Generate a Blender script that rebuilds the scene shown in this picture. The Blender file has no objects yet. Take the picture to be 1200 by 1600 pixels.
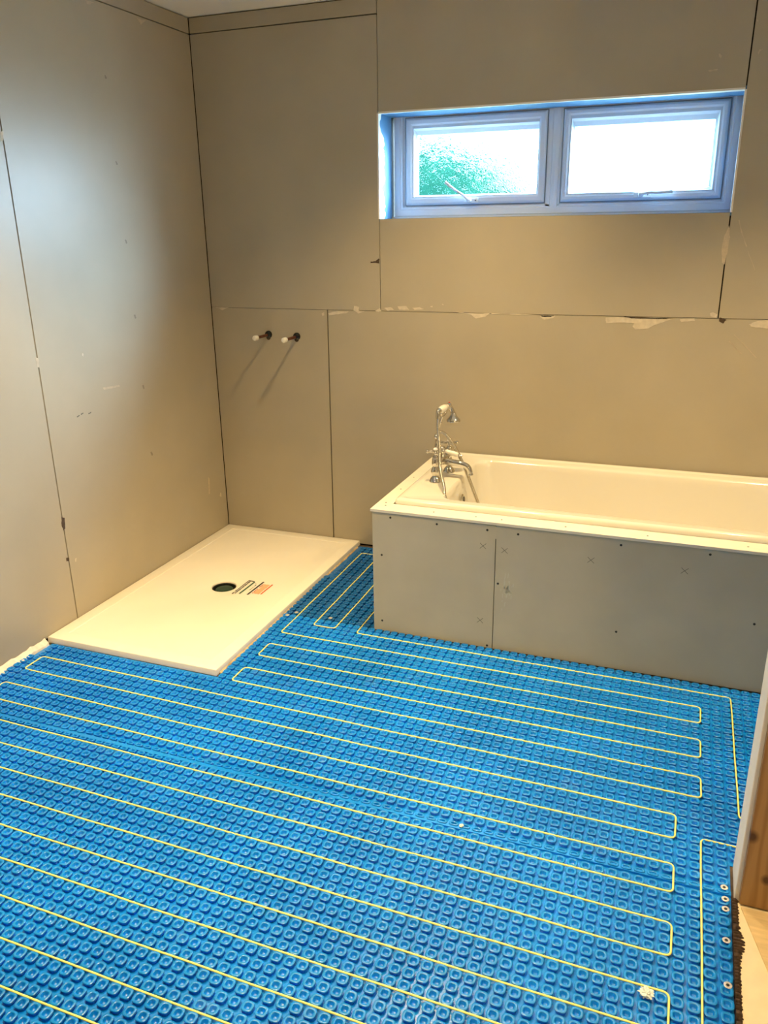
import bpy, bmesh, math, random
import numpy as np
from mathutils import Vector, Matrix

S = bpy.context.scene
COL = S.collection
random.seed(7)

# ------------------------------------------------------------------ camera
cam_d = bpy.data.cameras.new('camera')
cam = bpy.data.objects.new('camera', cam_d)
COL.objects.link(cam)
yaw, pitch, roll = -0.36673, -0.33532, -0.01376
ca, sa, cb, sb = math.cos(yaw), math.sin(yaw), math.cos(pitch), math.sin(pitch)
fw = Vector((sa * cb, ca * cb, sb))
r0 = Vector((ca, -sa, 0))
u0 = r0.cross(fw)
rt = r0 * math.cos(roll) + u0 * math.sin(roll)
up = -r0 * math.sin(roll) + u0 * math.cos(roll)
M = Matrix((rt, up, -fw)).transposed().to_4x4()
M.translation = Vector((2.3589, -3.6965, 1.5735))
cam.matrix_world = M
cam_d.sensor_fit = 'VERTICAL'
cam_d.sensor_height = 36.0
cam_d.lens = 36.0 * 1264.2 / 1600.0
cam_d.clip_start = 0.02
S.camera = cam

# ------------------------------------------------------------------ exposure, world, lights
S.view_settings.view_transform = 'Standard'
S.view_settings.look = 'None'
S.view_settings.gamma = 1.0
S.view_settings.use_curve_mapping = False
S.view_settings.exposure = 0.0

SKY = 60.0
GLOW = 10.5      # in units of SKY
w = bpy.data.worlds.new('world')
S.world = w
w.use_nodes = True
wn = w.node_tree
bg = wn.nodes['Background']
bg.inputs[1].default_value = SKY
wtc = wn.nodes.new('ShaderNodeTexCoord')
wsp = wn.nodes.new('ShaderNodeSeparateXYZ')
wrp = wn.nodes.new('ShaderNodeValToRGB')       # hazy horizon, bright cool sky above it
wrp.color_ramp.elements[0].position = 0.06; wrp.color_ramp.elements[0].color = (0.055, 0.075, 0.085, 1)
wrp.color_ramp.elements[1].position = 0.26; wrp.color_ramp.elements[1].color = (0.36, 0.66, 1.0, 1)
e2 = wrp.color_ramp.elements.new(0.75); e2.color = (0.16, 0.33, 0.62, 1)
# broad bright patch of thin cloud around the hidden sun, off to the right of the window
wdt = wn.nodes.new('ShaderNodeVectorMath'); wdt.operation = 'DOT_PRODUCT'; wdt.inputs[1].default_value = Vector((0.78, 0.54, 0.35)).normalized()
wmx = wn.nodes.new('ShaderNodeMath'); wmx.operation = 'MAXIMUM'; wmx.inputs[1].default_value = 0.0
wpw = wn.nodes.new('ShaderNodeMath'); wpw.operation = 'POWER'; wpw.inputs[1].default_value = 16.0
wsc = wn.nodes.new('ShaderNodeVectorMath'); wsc.operation = 'SCALE'; wsc.inputs[0].default_value = (GLOW * 0.52, GLOW * 0.77, GLOW)
wad = wn.nodes.new('ShaderNodeVectorMath'); wad.operation = 'ADD'
L_ = wn.links.new
L_(wtc.outputs['Generated'], wsp.inputs[0]); L_(wsp.outputs['Z'], wrp.inputs[0])
L_(wtc.outputs['Generated'], wdt.inputs[0]); L_(wdt.outputs['Value'], wmx.inputs[0]); L_(wmx.outputs[0], wpw.inputs[0]); L_(wpw.outputs[0], wsc.inputs['Scale'])
L_(wrp.outputs[0], wad.inputs[0]); L_(wsc.outputs[0], wad.inputs[1]); L_(wad.outputs[0], bg.inputs[0])

DOWNLIGHTS = [((1.43, -0.78), 155, 112), ((1.43, -2.55), 235, 100), ((0.62, -1.85), 185, 98), ((2.72, -0.85), 150, 98)]
FILL_BULB = ((3.15, -3.2, 2.12), 28)      # unseen bulb added over the landing as warm front fill
WARM = (1.0, 0.715, 0.335)

pl = bpy.data.lights.new('window_portal', 'AREA')
pl.shape = 'RECTANGLE'; pl.size = 1.5; pl.size_y = 0.5
pl.cycles.is_portal = True
plo = bpy.data.objects.new('window_portal', pl)
COL.objects.link(plo)
plo.location = (1.69, 0.31, 1.85)
plo.rotation_euler = (math.radians(-90), 0, 0)   # emits towards -y, into the room


# ------------------------------------------------------------------ helpers
def tag(o, label=None, cat=None, group=None, kind=None):
    if label: o['label'] = label
    if cat: o['category'] = cat
    if group: o['group'] = group
    if kind: o['kind'] = kind
    return o


def empty(name, loc=(0, 0, 0)):
    o = bpy.data.objects.new(name, None)
    o.empty_display_size = 0.05
    o.location = loc
    COL.objects.link(o)
    return o


class MB:
    def __init__(s):
        s.v = []; s.f = []

    def add(s, vs, fs):
        b = len(s.v)
        s.v += [tuple(v) for v in vs]
        s.f += [tuple(i + b for i in f) for f in fs]
        return s

    def box(s, x0, x1, y0, y1, z0, z1, bev=0.0):
        if bev <= 0:
            vs = [(x, y, z) for z in (z0, z1) for y in (y0, y1) for x in (x0, x1)]
            return s.add(vs, [(0, 2, 3, 1), (4, 5, 7, 6), (0, 1, 5, 4), (2, 6, 7, 3), (0, 4, 6, 2), (1, 3, 7, 5)])
        bm = bmesh.new()
        bmesh.ops.create_cube(bm, size=1)
        for v in bm.verts:
            v.co = ((x0 + x1) / 2 + v.co.x * (x1 - x0), (y0 + y1) / 2 + v.co.y * (y1 - y0), (z0 + z1) / 2 + v.co.z * (z1 - z0))
        bmesh.ops.bevel(bm, geom=bm.edges[:], offset=bev, segments=2, affect='EDGES', profile=0.5)
        bm.verts.index_update()
        s.add([v.co[:] for v in bm.verts], [[v.index for v in f.verts] for f in bm.faces])
        bm.free()
        return s

    def lathe(s, prof, n=24, at=(0, 0, 0), axis=(0, 0, 1), cap0=True, cap1=True):
        """prof: list of (radius, height along axis)"""
        q = Vector((0, 0, 1)).rotation_difference(Vector(axis).normalized())
        at = Vector(at)
        vs = []
        for r, h in prof:
            for k in range(n):
                a = 2 * math.pi * k / n
                vs.append(at + q @ Vector((r * math.cos(a), r * math.sin(a), h)))
        fs = []
        m = len(prof)
        for i in range(m - 1):
            for k in range(n):
                k2 = (k + 1) % n
                fs.append((i * n + k, i * n + k2, (i + 1) * n + k2, (i + 1) * n + k))
        if cap0: fs.append(tuple(reversed(range(n))))
        if cap1: fs.append(tuple(range((m - 1) * n, m * n)))
        return s.add(vs, fs)

    def ball(s, c, r, n=14):
        pr = [(max(r * math.sin(math.pi * i / 8), 1e-4), -r * math.cos(math.pi * i / 8)) for i in range(9)]
        return s.lathe(pr, n, c)

    def tube(s, pts, r, n=10, caps=True):
        """r: number or list"""
        P = [Vector(p) for p in pts]
        m = len(P)
        R = r if isinstance(r, (list, tuple)) else [r] * m
        T = []
        for i in range(m):
            a = P[max(i - 1, 0)]; b = P[min(i + 1, m - 1)]
            T.append((b - a).normalized())
        up = Vector((0, 0, 1)) if abs(T[0].z) < 0.9 else Vector((1, 0, 0))
        nrm = (up - T[0] * up.dot(T[0])).normalized()
        vs = []
        for i in range(m):
            if i:
                nrm = (nrm - T[i] * nrm.dot(T[i]))
                nrm = nrm.normalized() if nrm.length > 1e-6 else T[i].orthogonal().normalized()
            bn = T[i].cross(nrm)
            for k in range(n):
                a = 2 * math.pi * k / n
                vs.append(P[i] + (nrm * math.cos(a) + bn * math.sin(a)) * R[i])
        fs = []
        for i in range(m - 1):
            for k in range(n):
                k2 = (k + 1) % n
                fs.append((i * n + k, i * n + k2, (i + 1) * n + k2, (i + 1) * n + k))
        if caps:
            fs.append(tuple(reversed(range(n)))); fs.append(tuple(range((m - 1) * n, m * n)))
        return s.add(vs, fs)

    def rings(s, R, cap0=False, cap1=False):
        n = len(R[0]); vs = [v for r in R for v in r]; fs = []
        for i in range(len(R) - 1):
            for k in range(n):
                k2 = (k + 1) % n
                fs.append((i * n + k, i * n + k2, (i + 1) * n + k2, (i + 1) * n + k))
        if cap0: fs.append(tuple(reversed(range(n))))
        if cap1: fs.append(tuple(range((len(R) - 1) * n, len(R) * n)))
        return s.add(vs, fs)

    def prism(s, poly, o, ex, ey, ez):
        """poly in (ex,ey) plane from o, thickness vector ez"""
        o, ex, ey, ez = Vector(o), Vector(ex), Vector(ey), Vector(ez)
        n = len(poly)
        a = [o + ex * p[0] + ey * p[1] for p in poly]
        b = [q + ez for q in a]
        fs = [tuple(range(n)), tuple(reversed(range(n, 2 * n)))]
        fs += [(k, n + k, n + (k + 1) % n, (k + 1) % n) for k in range(n)]
        return s.add(a + b, fs)

    def build(s, name, mat, parent=None, smooth=False, angle=40):
        me = bpy.data.meshes.new(name)
        off = Vector((0, 0, 0))
        if parent is not None:
            p = parent
            while p is not None:
                off += p.location
                p = p.parent
        me.from_pydata([tuple(Vector(v) - off) for v in s.v], [], s.f)
        me.validate()
        bm = bmesh.new(); bm.from_mesh(me)
        bmesh.ops.recalc_face_normals(bm, faces=bm.faces[:])
        bm.to_mesh(me); bm.free()
        if smooth:
            me.polygons.foreach_set('use_smooth', [True] * len(me.polygons))
            me.set_sharp_from_angle(angle=math.radians(angle))
        if mat: me.materials.append(mat)
        o = bpy.data.objects.new(name, me)
        COL.objects.link(o)
        if parent is not None: o.parent = parent
        return o


def spline(pts, k=8):
    P = [Vector(p) for p in pts]
    out = []
    for i in range(len(P) - 1):
        p0 = P[max(i - 1, 0)]; p1 = P[i]; p2 = P[i + 1]; p3 = P[min(i + 2, len(P) - 1)]
        for j in range(k):
            t = j / k
            out.append(0.5 * ((2 * p1) + (p2 - p0) * t + (2 * p0 - 5 * p1 + 4 * p2 - p3) * t * t + (3 * p1 - p0 - 3 * p2 + p3) * t ** 3))
    out.append(P[-1])
    return out


def rrect(x0, x1, y0, y1, r, z, k=6):
    out = []
    for cx, cy, a0 in ((x1 - r, y1 - r, 0), (x0 + r, y1 - r, 90), (x0 + r, y0 + r, 180), (x1 - r, y0 + r, 270)):
        for j in range(k + 1):
            a = math.radians(a0 + 90 * j / k)
            out.append((cx + r * math.cos(a), cy + r * math.sin(a), z))
    return out


# ------------------------------------------------------------------ materials
def mat(name, col, rough=0.5, metal=0.0, spec=0.5, noise=None, bump=None, coat=0.0):
    m = bpy.data.materials.new(name); m.use_nodes = True
    nt = m.node_tree; b = nt.nodes['Principled BSDF']
    b.inputs['Base Color'].default_value = (*col, 1)
    b.inputs['Roughness'].default_value = rough
    b.inputs['Metallic'].default_value = metal
    b.inputs['Specular IOR Level'].default_value = spec
    b.inputs['Coat Weight'].default_value = coat
    tc = nt.nodes.new('ShaderNodeTexCoord')
    if noise:
        scale, amt = noise[0], noise[1]
        stretch = noise[2] if len(noise) > 2 else (1, 1, 1)
        mp = nt.nodes.new('ShaderNodeMapping'); mp.inputs['Scale'].default_value = stretch
        n = nt.nodes.new('ShaderNodeTexNoise'); n.inputs['Scale'].default_value = scale; n.inputs['Detail'].default_value = 5
        cr = nt.nodes.new('ShaderNodeValToRGB')
        cr.color_ramp.elements[0].position = 0.3; cr.color_ramp.elements[1].position = 0.7
        cr.color_ramp.elements[0].color = (*[max(0, c * (1 - amt)) for c in col], 1)
        cr.color_ramp.elements[1].color = (*[min(1, c * (1 + amt)) for c in col], 1)
        L = nt.links.new
        L(tc.outputs['Object'], mp.inputs[0]); L(mp.outputs[0], n.inputs['Vector']); L(n.outputs['Fac'], cr.inputs[0]); L(cr.outputs[0], b.inputs['Base Color'])
    if bump:
        n2 = nt.nodes.new('ShaderNodeTexNoise'); n2.inputs['Scale'].default_value = bump[0]; n2.inputs['Detail'].default_value = 4
        bp = nt.nodes.new('ShaderNodeBump'); bp.inputs['Strength'].default_value = bump[1]; bp.inputs['Distance'].default_value = 0.002
        nt.links.new(tc.outputs['Object'], n2.inputs['Vector']); nt.links.new(n2.outputs['Fac'], bp.inputs['Height']); nt.links.new(bp.outputs[0], b.inputs['Normal'])
    return m


m_board = mat('plasterboard_paper', (0.44, 0.39, 0.298), 0.38, spec=0.5, noise=(3.0, 0.05), bump=(400, 0.06))
m_panel = mat('grey_board', (0.50, 0.47, 0.375), 0.6, spec=0.3, noise=(6.0, 0.05), bump=(300, 0.05))
m_gap = mat('dark_cavity', (0.025, 0.018, 0.012), 0.9, spec=0.1)
m_fill = mat('plaster_filler', (0.80, 0.75, 0.66), 0.8, noise=(60, 0.08))
m_wallfill = mat('filler_smear', (0.64, 0.57, 0.46), 0.8, noise=(50, 0.1))
m_scuff = mat('scuff', (0.30, 0.26, 0.21), 0.7)
m_tear = mat('torn_paper', (0.56, 0.48, 0.36), 0.8, noise=(60, 0.1))
m_dark = mat('dark_break', (0.07, 0.045, 0.03), 0.9, noise=(80, 0.3))
m_ceil = mat('ceiling_paint', (0.90, 0.88, 0.84), 0.7, noise=(2, 0.02))
m_cave = mat('skim_white', (0.88, 0.85, 0.80), 0.6, noise=(10, 0.03), bump=(40, 0.1))
m_reveal = mat('reveal_primer', (0.06, 0.17, 0.30), 0.55, noise=(14, 0.08), bump=(30, 0.15))
m_upvc = mat('window_plastic', (0.80, 0.88, 0.95), 0.3, spec=0.5)
m_handle = mat('handle_white', (0.85, 0.87, 0.88), 0.25)
m_gasket = mat('rubber_gasket', (0.25, 0.3, 0.36), 0.6)
m_acryl = mat('bath_acrylic', (0.76, 0.73, 0.66), 0.12, spec=0.5, coat=0.3)
m_ledge = mat('ledge_board', (0.78, 0.74, 0.64), 0.45, noise=(20, 0.03))
m_tray = mat('tray_stone_resin', (0.88, 0.83, 0.74), 0.28, noise=(5, 0.015))
m_chrome = mat('chrome', (0.64, 0.62, 0.58), 0.06, metal=1.0)
m_hose = mat('hose_chrome', (0.62, 0.58, 0.50), 0.22, metal=1.0)
m_cer = mat('white_ceramic', (0.9, 0.88, 0.83), 0.1, coat=0.5)
m_red = mat('red_mark', (0.6, 0.03, 0.02), 0.4)
m_copper = mat('aged_copper', (0.16, 0.055, 0.03), 0.4, metal=0.6, noise=(90, 0.4))
m_cap = mat('white_pipe_plug', (0.86, 0.84, 0.78), 0.35)
m_cable = mat('yellow_cable', (0.92, 0.86, 0.27), 0.45)
m_conc = mat('subfloor', (0.09, 0.06, 0.04), 0.9, noise=(40, 0.4), bump=(60, 0.6))
m_black = mat('black_plastic', (0.012, 0.014, 0.012), 0.25)
m_adh = mat('dark_adhesive', (0.055, 0.032, 0.022), 0.75, noise=(120, 0.6), bump=(200, 0.6))
m_land = mat('landing_boards', (0.80, 0.68, 0.48), 0.6, noise=(25, 0.05))
m_tan = mat('tan_sheet', (0.66, 0.50, 0.28), 0.6, noise=(12, 0.12, (1, 8, 1)))
m_screw = mat('screw_head', (0.03, 0.03, 0.028), 0.5, metal=0.3)
m_pencil = mat('pencil_grey', (0.14, 0.135, 0.12), 0.8)
m_steel = mat('zinc_washer', (0.62, 0.62, 0.6), 0.4, metal=0.5, noise=(200, 0.3))
m_ink = mat('black_ink', (0.03, 0.03, 0.035), 0.6)
m_inkg = mat('green_ink', (0.04, 0.12, 0.07), 0.6)
m_inkr = mat('red_ink', (0.62, 0.10, 0.035), 0.6)
m_inkp = mat('pale_red_ink', (0.85, 0.42, 0.24), 0.6)
m_leaf = mat('leaf_green', (0.006, 0.030, 0.016), 1.0, spec=0.0, noise=(5, 0.6))
m_grass = mat('lawn_green', (0.04, 0.08, 0.02), 0.8, noise=(2, 0.3))
m_brick = mat('outer_brick', (0.35, 0.2, 0.14), 0.8, noise=(8, 0.3))


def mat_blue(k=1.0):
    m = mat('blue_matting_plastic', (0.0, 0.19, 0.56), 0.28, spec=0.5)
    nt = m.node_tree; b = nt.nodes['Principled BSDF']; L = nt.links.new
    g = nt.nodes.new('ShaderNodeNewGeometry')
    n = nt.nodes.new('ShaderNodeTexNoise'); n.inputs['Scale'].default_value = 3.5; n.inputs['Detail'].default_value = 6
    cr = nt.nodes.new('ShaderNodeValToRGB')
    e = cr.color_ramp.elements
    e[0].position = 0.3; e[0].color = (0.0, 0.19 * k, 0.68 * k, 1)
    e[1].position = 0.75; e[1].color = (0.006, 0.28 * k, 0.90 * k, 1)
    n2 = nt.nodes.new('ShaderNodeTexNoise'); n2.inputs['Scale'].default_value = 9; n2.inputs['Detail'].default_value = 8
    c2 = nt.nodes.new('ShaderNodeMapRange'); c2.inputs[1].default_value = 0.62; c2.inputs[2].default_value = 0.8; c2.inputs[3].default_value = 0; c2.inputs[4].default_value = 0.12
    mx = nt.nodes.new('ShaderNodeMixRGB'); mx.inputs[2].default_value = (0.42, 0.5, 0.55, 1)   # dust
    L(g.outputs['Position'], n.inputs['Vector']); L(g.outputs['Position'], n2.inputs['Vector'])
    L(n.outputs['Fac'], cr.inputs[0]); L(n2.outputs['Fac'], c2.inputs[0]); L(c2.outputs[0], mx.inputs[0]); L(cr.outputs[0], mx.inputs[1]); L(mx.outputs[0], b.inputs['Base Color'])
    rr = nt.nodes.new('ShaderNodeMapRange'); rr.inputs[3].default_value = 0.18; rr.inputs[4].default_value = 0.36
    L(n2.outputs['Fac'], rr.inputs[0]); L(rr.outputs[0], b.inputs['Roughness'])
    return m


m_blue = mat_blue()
m_blue_shade = mat_blue(0.55)      # recess offcut: same blue, with the bath's shade painted into the colour


def mat_glass():
    m = bpy.data.materials.new('obscure_glass'); m.use_nodes = True
    nt = m.node_tree; nt.nodes.clear(); L = nt.links.new
    out = nt.nodes.new('ShaderNodeOutputMaterial')
    gl = nt.nodes.new('ShaderNodeBsdfPrincipled')
    gl.inputs['Base Color'].default_value = (0.97, 1, 1, 1)
    gl.inputs['Transmission Weight'].default_value = 1.0
    gl.inputs['Roughness'].default_value = 0.08
    gl.inputs['IOR'].default_value = 1.35
    tr = nt.nodes.new('ShaderNodeBsdfTransparent')
    mx = nt.nodes.new('ShaderNodeMixShader'); mx.inputs[0].default_value = 0.55
    tc = nt.nodes.new('ShaderNodeTexCoord')
    v = nt.nodes.new('ShaderNodeTexVoronoi'); v.inputs['Scale'].default_value = 75; v.feature = 'DISTANCE_TO_EDGE'
    n = nt.nodes.new('ShaderNodeTexNoise'); n.inputs['Scale'].default_value = 30; n.inputs['Detail'].default_value = 3; n.inputs['Distortion'].default_value = 1.5
    ad = nt.nodes.new('ShaderNodeVectorMath'); ad.operation = 'MULTIPLY_ADD'; ad.inputs[1].default_value = (0.03, 0.03, 0.03)
    bp = nt.nodes.new('ShaderNodeBump'); bp.inputs['Strength'].default_value = 0.8; bp.inputs['Distance'].default_value = 0.0016
    L(tc.outputs['Object'], n.inputs['Vector']); L(n.outputs['Color'], ad.inputs[0]); L(tc.outputs['Object'], ad.inputs[2]); L(ad.outputs[0], v.inputs['Vector'])
    L(v.outputs['Distance'], bp.inputs['Height']); L(bp.outputs[0], gl.inputs['Normal'])
    L(tr.outputs[0], mx.inputs[1]); L(gl.outputs[0], mx.inputs[2]); L(mx.outputs[0], out.inputs[0])
    return m


m_glass = mat_glass()


def mat_pine():
    m = mat('knotty_pine', (0.36, 0.19, 0.07), 0.5)
    nt = m.node_tree; b = nt.nodes['Principled BSDF']; L = nt.links.new
    g = nt.nodes.new('ShaderNodeNewGeometry')
    mp = nt.nodes.new('ShaderNodeMapping'); mp.inputs['Scale'].default_value = (1, 1, 0.13)
    n = nt.nodes.new('ShaderNodeTexNoise'); n.inputs['Scale'].default_value = 10; n.inputs['Detail'].default_value = 2
    wv = nt.nodes.new('ShaderNodeTexWave'); wv.inputs['Scale'].default_value = 11; wv.inputs['Distortion'].default_value = 9; wv.inputs['Detail'].default_value = 3; wv.inputs['Detail Scale'].default_value = 1.2
    cr = nt.nodes.new('ShaderNodeValToRGB'); e = cr.color_ramp.elements
    e[0].color = (0.27, 0.145, 0.052, 1); e[1].color = (0.37, 0.215, 0.085, 1); e[1].position = 0.75
    L(g.outputs['Position'], mp.inputs[0]); L(mp.outputs[0], wv.inputs['Vector']); L(wv.outputs['Fac'], cr.inputs[0])
    last = cr.outputs[0]
    for (kx, kz, kr) in ((2.607, 0.205, 0.012), (2.652, 0.09, 0.010), (2.78, 0.5, 0.014), (2.9, 0.3, 0.012), (2.7, 0.95, 0.013), (2.85, 1.3, 0.015)):
        d = nt.nodes.new('ShaderNodeVectorMath'); d.operation = 'MULTIPLY_ADD'
        d.inputs[1].default_value = (1, 0, 0.8); d.inputs[2].default_value = (-kx, 0, -kz * 0.8)
        ln = nt.nodes.new('ShaderNodeVectorMath'); ln.operation = 'LENGTH'
        rg = nt.nodes.new('ShaderNodeMapRange'); rg.inputs[1].default_value = kr * 0.5; rg.inputs[2].default_value = kr * 1.5; rg.inputs[3].default_value = 1; rg.inputs[4].default_value = 0
        mx = nt.nodes.new('ShaderNodeMixRGB'); mx.inputs[2].default_value = (0.06, 0.022, 0.008, 1)
        L(g.outputs['Position'], d.inputs[0]); L(d.outputs[0], ln.inputs[0]); L(ln.outputs['Value'], rg.inputs[0]); L(rg.outputs[0], mx.inputs[0]); L(last, mx.inputs[1])
        last = mx.outputs[0]
    L(last, b.inputs['Base Color'])
    return m


m_pine = mat_pine()

# ------------------------------------------------------------------ setting
FZ = -0.010        # sub-floor level; the top of the matting studs is near z = 0.003
H = 2.516
XR, XL2, YF = 3.0, 3.8, -4.5
OX0, OX1, OZ0, OZ1 = 0.937, 2.433, 1.622, 2.061      # window opening
TB = 0.0125

tag(MB().box(-0.2, XL2 + 0.2, YF - 0.2, 0.3, FZ - 0.12, FZ).build('floor', m_conc), kind='structure')
tag(MB().box(-0.2, XL2 + 0.2, YF - 0.2, 0.3, H, H + 0.12).build('ceiling', m_ceil), kind='structure')

# back wall: cavity / masonry with the window hole, boards fixed to it
b = MB()
for x0, x1, z0, z1 in ((-0.2, OX0 - 0.012, FZ, H), (OX1 + 0.012, XL2 + 0.2, FZ, H), (OX0 - 0.012, OX1 + 0.012, FZ, OZ0 - 0.012), (OX0 - 0.012, OX1 + 0.012, OZ1 + 0.012, H)):
    b.box(x0, x1, TB, 0.30, z0, z1)
wb = tag(b.build('wall_back', m_gap), kind='structure')
J1, J2 = 1.209, 2.446
g = 0.002


def sheet(par, pts, o, ex, ey, ez):
    return MB().prism(pts, o, ex, ey, ez).build('plasterboard_sheet', m_board, par)


def bsheet(pts):
    return sheet(wb, pts, (0, 0, 0), (1, 0, 0), (0, 0, 1), (0, TB, 0))


bsheet([(0.003, FZ + 0.01), (0.6445, FZ + 0.01), (0.654, J1 - 0.001), (0.003, J1 - 0.001)])
bsheet([(0.651, FZ + 0.012), (XR, FZ + 0.012), (XR, J1 - 0.001), (0.660, J1 - 0.001)])
bsheet([(0.003, J1 + 0.001), (OX0 - g, J1 + 0.001), (OX0 - g, J2 - 0.0025), (0.003, J2 - 0.0022)])
bsheet([(0.003, J2 + 0.0022), (OX0 - g, J2 + 0.0025), (OX0 - g, H - 0.005), (0.003, H - 0.005)])
bsheet([(OX0 + g * 0.5, J1 + 0.001), (2.431, J1 + 0.0015), (2.431, OZ0 - 0.001), (OX0 + g * 0.5, OZ0 - 0.001)])
bsheet([(OX0 + g * 0.5, OZ1 + 0.001), (2.433, OZ1 + 0.001), (2.437, H - 0.005), (OX0 + g * 0.5, H - 0.005)])
bsheet([(2.436, J1 + 0.0015), (XR, J1 + 0.0015), (XR, H - 0.005), (2.443, H - 0.005), (2.438, OZ1)])

# left wall
wl = tag(MB().box(-0.2, -TB, YF - 0.2, 0.3, FZ, H).build('wall_left', m_gap), kind='structure')


def lsheet(pts):
    return sheet(wl, pts, (0, 0, 0), (0, 1, 0), (0, 0, 1), (-TB, 0, 0))


lsheet([(-1.2380, FZ + 0.02), (-0.0035, FZ + 0.02), (-0.0035, J2 - 0.0022), (-1.247, J2 - 0.0022)])
lsheet([(-2.45, FZ + 0.022), (-1.2442, FZ + 0.022), (-1.2535, J2 - 0.0022), (-2.45, J2 - 0.0022)])
lsheet([(-3.65, FZ + 0.022), (-2.454, FZ + 0.022), (-2.454, J2 - 0.0022), (-3.65, J2 - 0.0022)])
lsheet([(YF, FZ + 0.022), (-3.654, FZ + 0.022), (-3.654, J2 - 0.0022), (YF, J2 - 0.0022)])
lsheet([(YF, J2 + 0.0022), (-0.0035, J2 + 0.0022), (-0.0035, H - 0.004), (YF, H - 0.004)])

# right wall, stub partition and the walls out of view
wr = tag(MB().box(XR, XR + 0.12, -1.805, 0.0, FZ, H).build('wall_right', m_board), kind='structure')
tag(MB().box(2.592, XR + 0.12, -1.918, -1.805, FZ, H, 0.002).build('wall_front', m_cave), kind='structure')
tag(MB().box(XL2, XL2 + 0.12, YF - 0.2, -1.86, FZ, H).build('wall_landing', m_cave), kind='structure')
tag(MB().box(XR + 0.12, XL2, -1.918, -1.80, FZ, H).build('wall_landing_end', m_cave), kind='structure')
tag(MB().box(-0.2, XL2 + 0.2, YF - 0.12, YF, FZ, H).build('wall_rear', m_board), kind='structure')


# filler smears and breaks on the boards (photo pixel outlines turned into wall coordinates)
def smear(poly, m, name, t=0.0012, par=None):
    # poly in wall (x,z); a thin hand-trowelled scrape standing proud of the board
    n = len(poly)
    cx = sum(p[0] for p in poly) / n; cz = sum(p[1] for p in poly) / n
    out = []
    for i in range(n):
        a = poly[i]; c = poly[(i + 1) % n]
        for k in range(4):
            t_ = k / 4
            out.append((a[0] + (c[0] - a[0]) * t_ + random.uniform(-.0015, .0015), a[1] + (c[1] - a[1]) * t_ + random.uniform(-.0012, .0012)))
    if par is None:
        MB().prism(out, (0, 0, 0), (1, 0, 0), (0, 0, 1), (0, -t, 0)).build(name, m, wb)
    else:
        MB().prism(out, (0, 0, 0), (0, 1, 0), (0, 0, 1), (t, 0, 0)).build(name, m, par)


smear([(1.9819, 1.2031), (2.0317, 1.2071), (2.0887, 1.2027), (2.1724, 1.2061), (2.255, 1.2052), (2.2156, 1.1873), (2.1755, 1.172), (2.1626, 1.1602), (2.1068, 1.1558), (2.0958, 1.1699), (2.1046, 1.1816), (2.0479, 1.183), (1.9837, 1.1785)], m_wallfill, 'filler_smear')
smear([(1.6931, 1.2068), (1.7656, 1.2069), (1.7542, 1.1949), (1.7168, 1.188), (1.7012, 1.1966)], m_wallfill, 'filler_smear')
smear([(1.2906, 1.2148), (1.38, 1.2075), (1.4679, 1.2094), (1.4477, 1.1938), (1.4047, 1.1851), (1.3802, 1.2014)], m_wallfill, 'filler_smear')
smear([(0.9534, 1.2237), (0.9881, 1.2275), (1.0052, 1.2152), (0.9706, 1.2114)], m_wallfill, 'filler_smear')
smear([(1.0225, 1.2329), (1.0652, 1.2337), (1.0822, 1.2168), (1.031, 1.2158)], m_wallfill, 'filler_smear')
smear([(1.0958, 1.2264), (1.1329, 1.2302), (1.153, 1.2213), (1.1076, 1.2173)], m_wallfill, 'filler_smear')
smear([(1.1781, 1.2342), (1.1947, 1.2376), (1.1964, 1.2299)], m_wallfill, 'filler_smear')
smear([(1.2409, 1.2477), (1.2491, 1.2478), (1.2476, 1.2401)], m_wallfill, 'filler_smear')
smear([(1.4758, 1.2096), (1.693, 1.2083), (1.6932, 1.2053), (1.4759, 1.2065)], m_wallfill, 'filler_smear')
smear([(2.2865, 1.2031), (2.3425, 1.2087), (2.3437, 1.1975), (2.2905, 1.1906)], m_wallfill, 'filler_smear')
smear([(2.5549, 1.189), (2.5852, 1.2035), (2.6228, 1.2071), (2.6618, 1.1986), (2.6271, 1.1745), (2.595, 1.1764), (2.5625, 1.1796)], m_wallfill, 'filler_smear')
smear([(2.4002, 1.2294), (2.4127, 1.2352), (2.4297, 1.2245), (2.4257, 1.2134), (2.4042, 1.217)], m_wallfill, 'filler_smear')
smear([(0.023, 1.2092), (0.1036, 1.2107), (0.0645, 1.1956)], m_wallfill, 'filler_smear')
smear([(0.6599, 1.1923), (0.7116, 1.2041), (0.7708, 1.2023), (0.7537, 1.1943), (0.7026, 1.1879), (0.6682, 1.1833)], m_wallfill, 'filler_smear')
smear([(0.801, 1.2314), (0.8258, 1.2244), (0.8213, 1.2093), (0.8545, 1.2062), (0.8209, 1.1958), (0.7962, 1.2088)], m_wallfill, 'filler_smear')
smear([(0.9082, 1.2088), (0.933, 1.2227), (0.9385, 1.208), (0.9204, 1.2039)], m_wallfill, 'filler_smear')
smear([(0.6254, 1.1916), (0.6386, 1.1964), (0.6407, 1.1842), (0.6309, 1.1787)], m_wallfill, 'filler_smear')
smear([(2.4331, 1.5734), (2.4409, 1.5281), (2.439, 1.4695), (2.4328, 1.4233), (2.4243, 1.4299), (2.4157, 1.4827), (2.4211, 1.5348)], m_tear, 'torn_paper')
smear([(2.5018, 1.1461), (2.5045, 1.1476), (2.5991, 1.0546), (2.5977, 1.0545)], m_tear, 'scratch')
smear([(2.4855, 1.1177), (2.4886, 1.1192), (2.5417, 1.0677), (2.5401, 1.0677)], m_tear, 'scratch')
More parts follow.
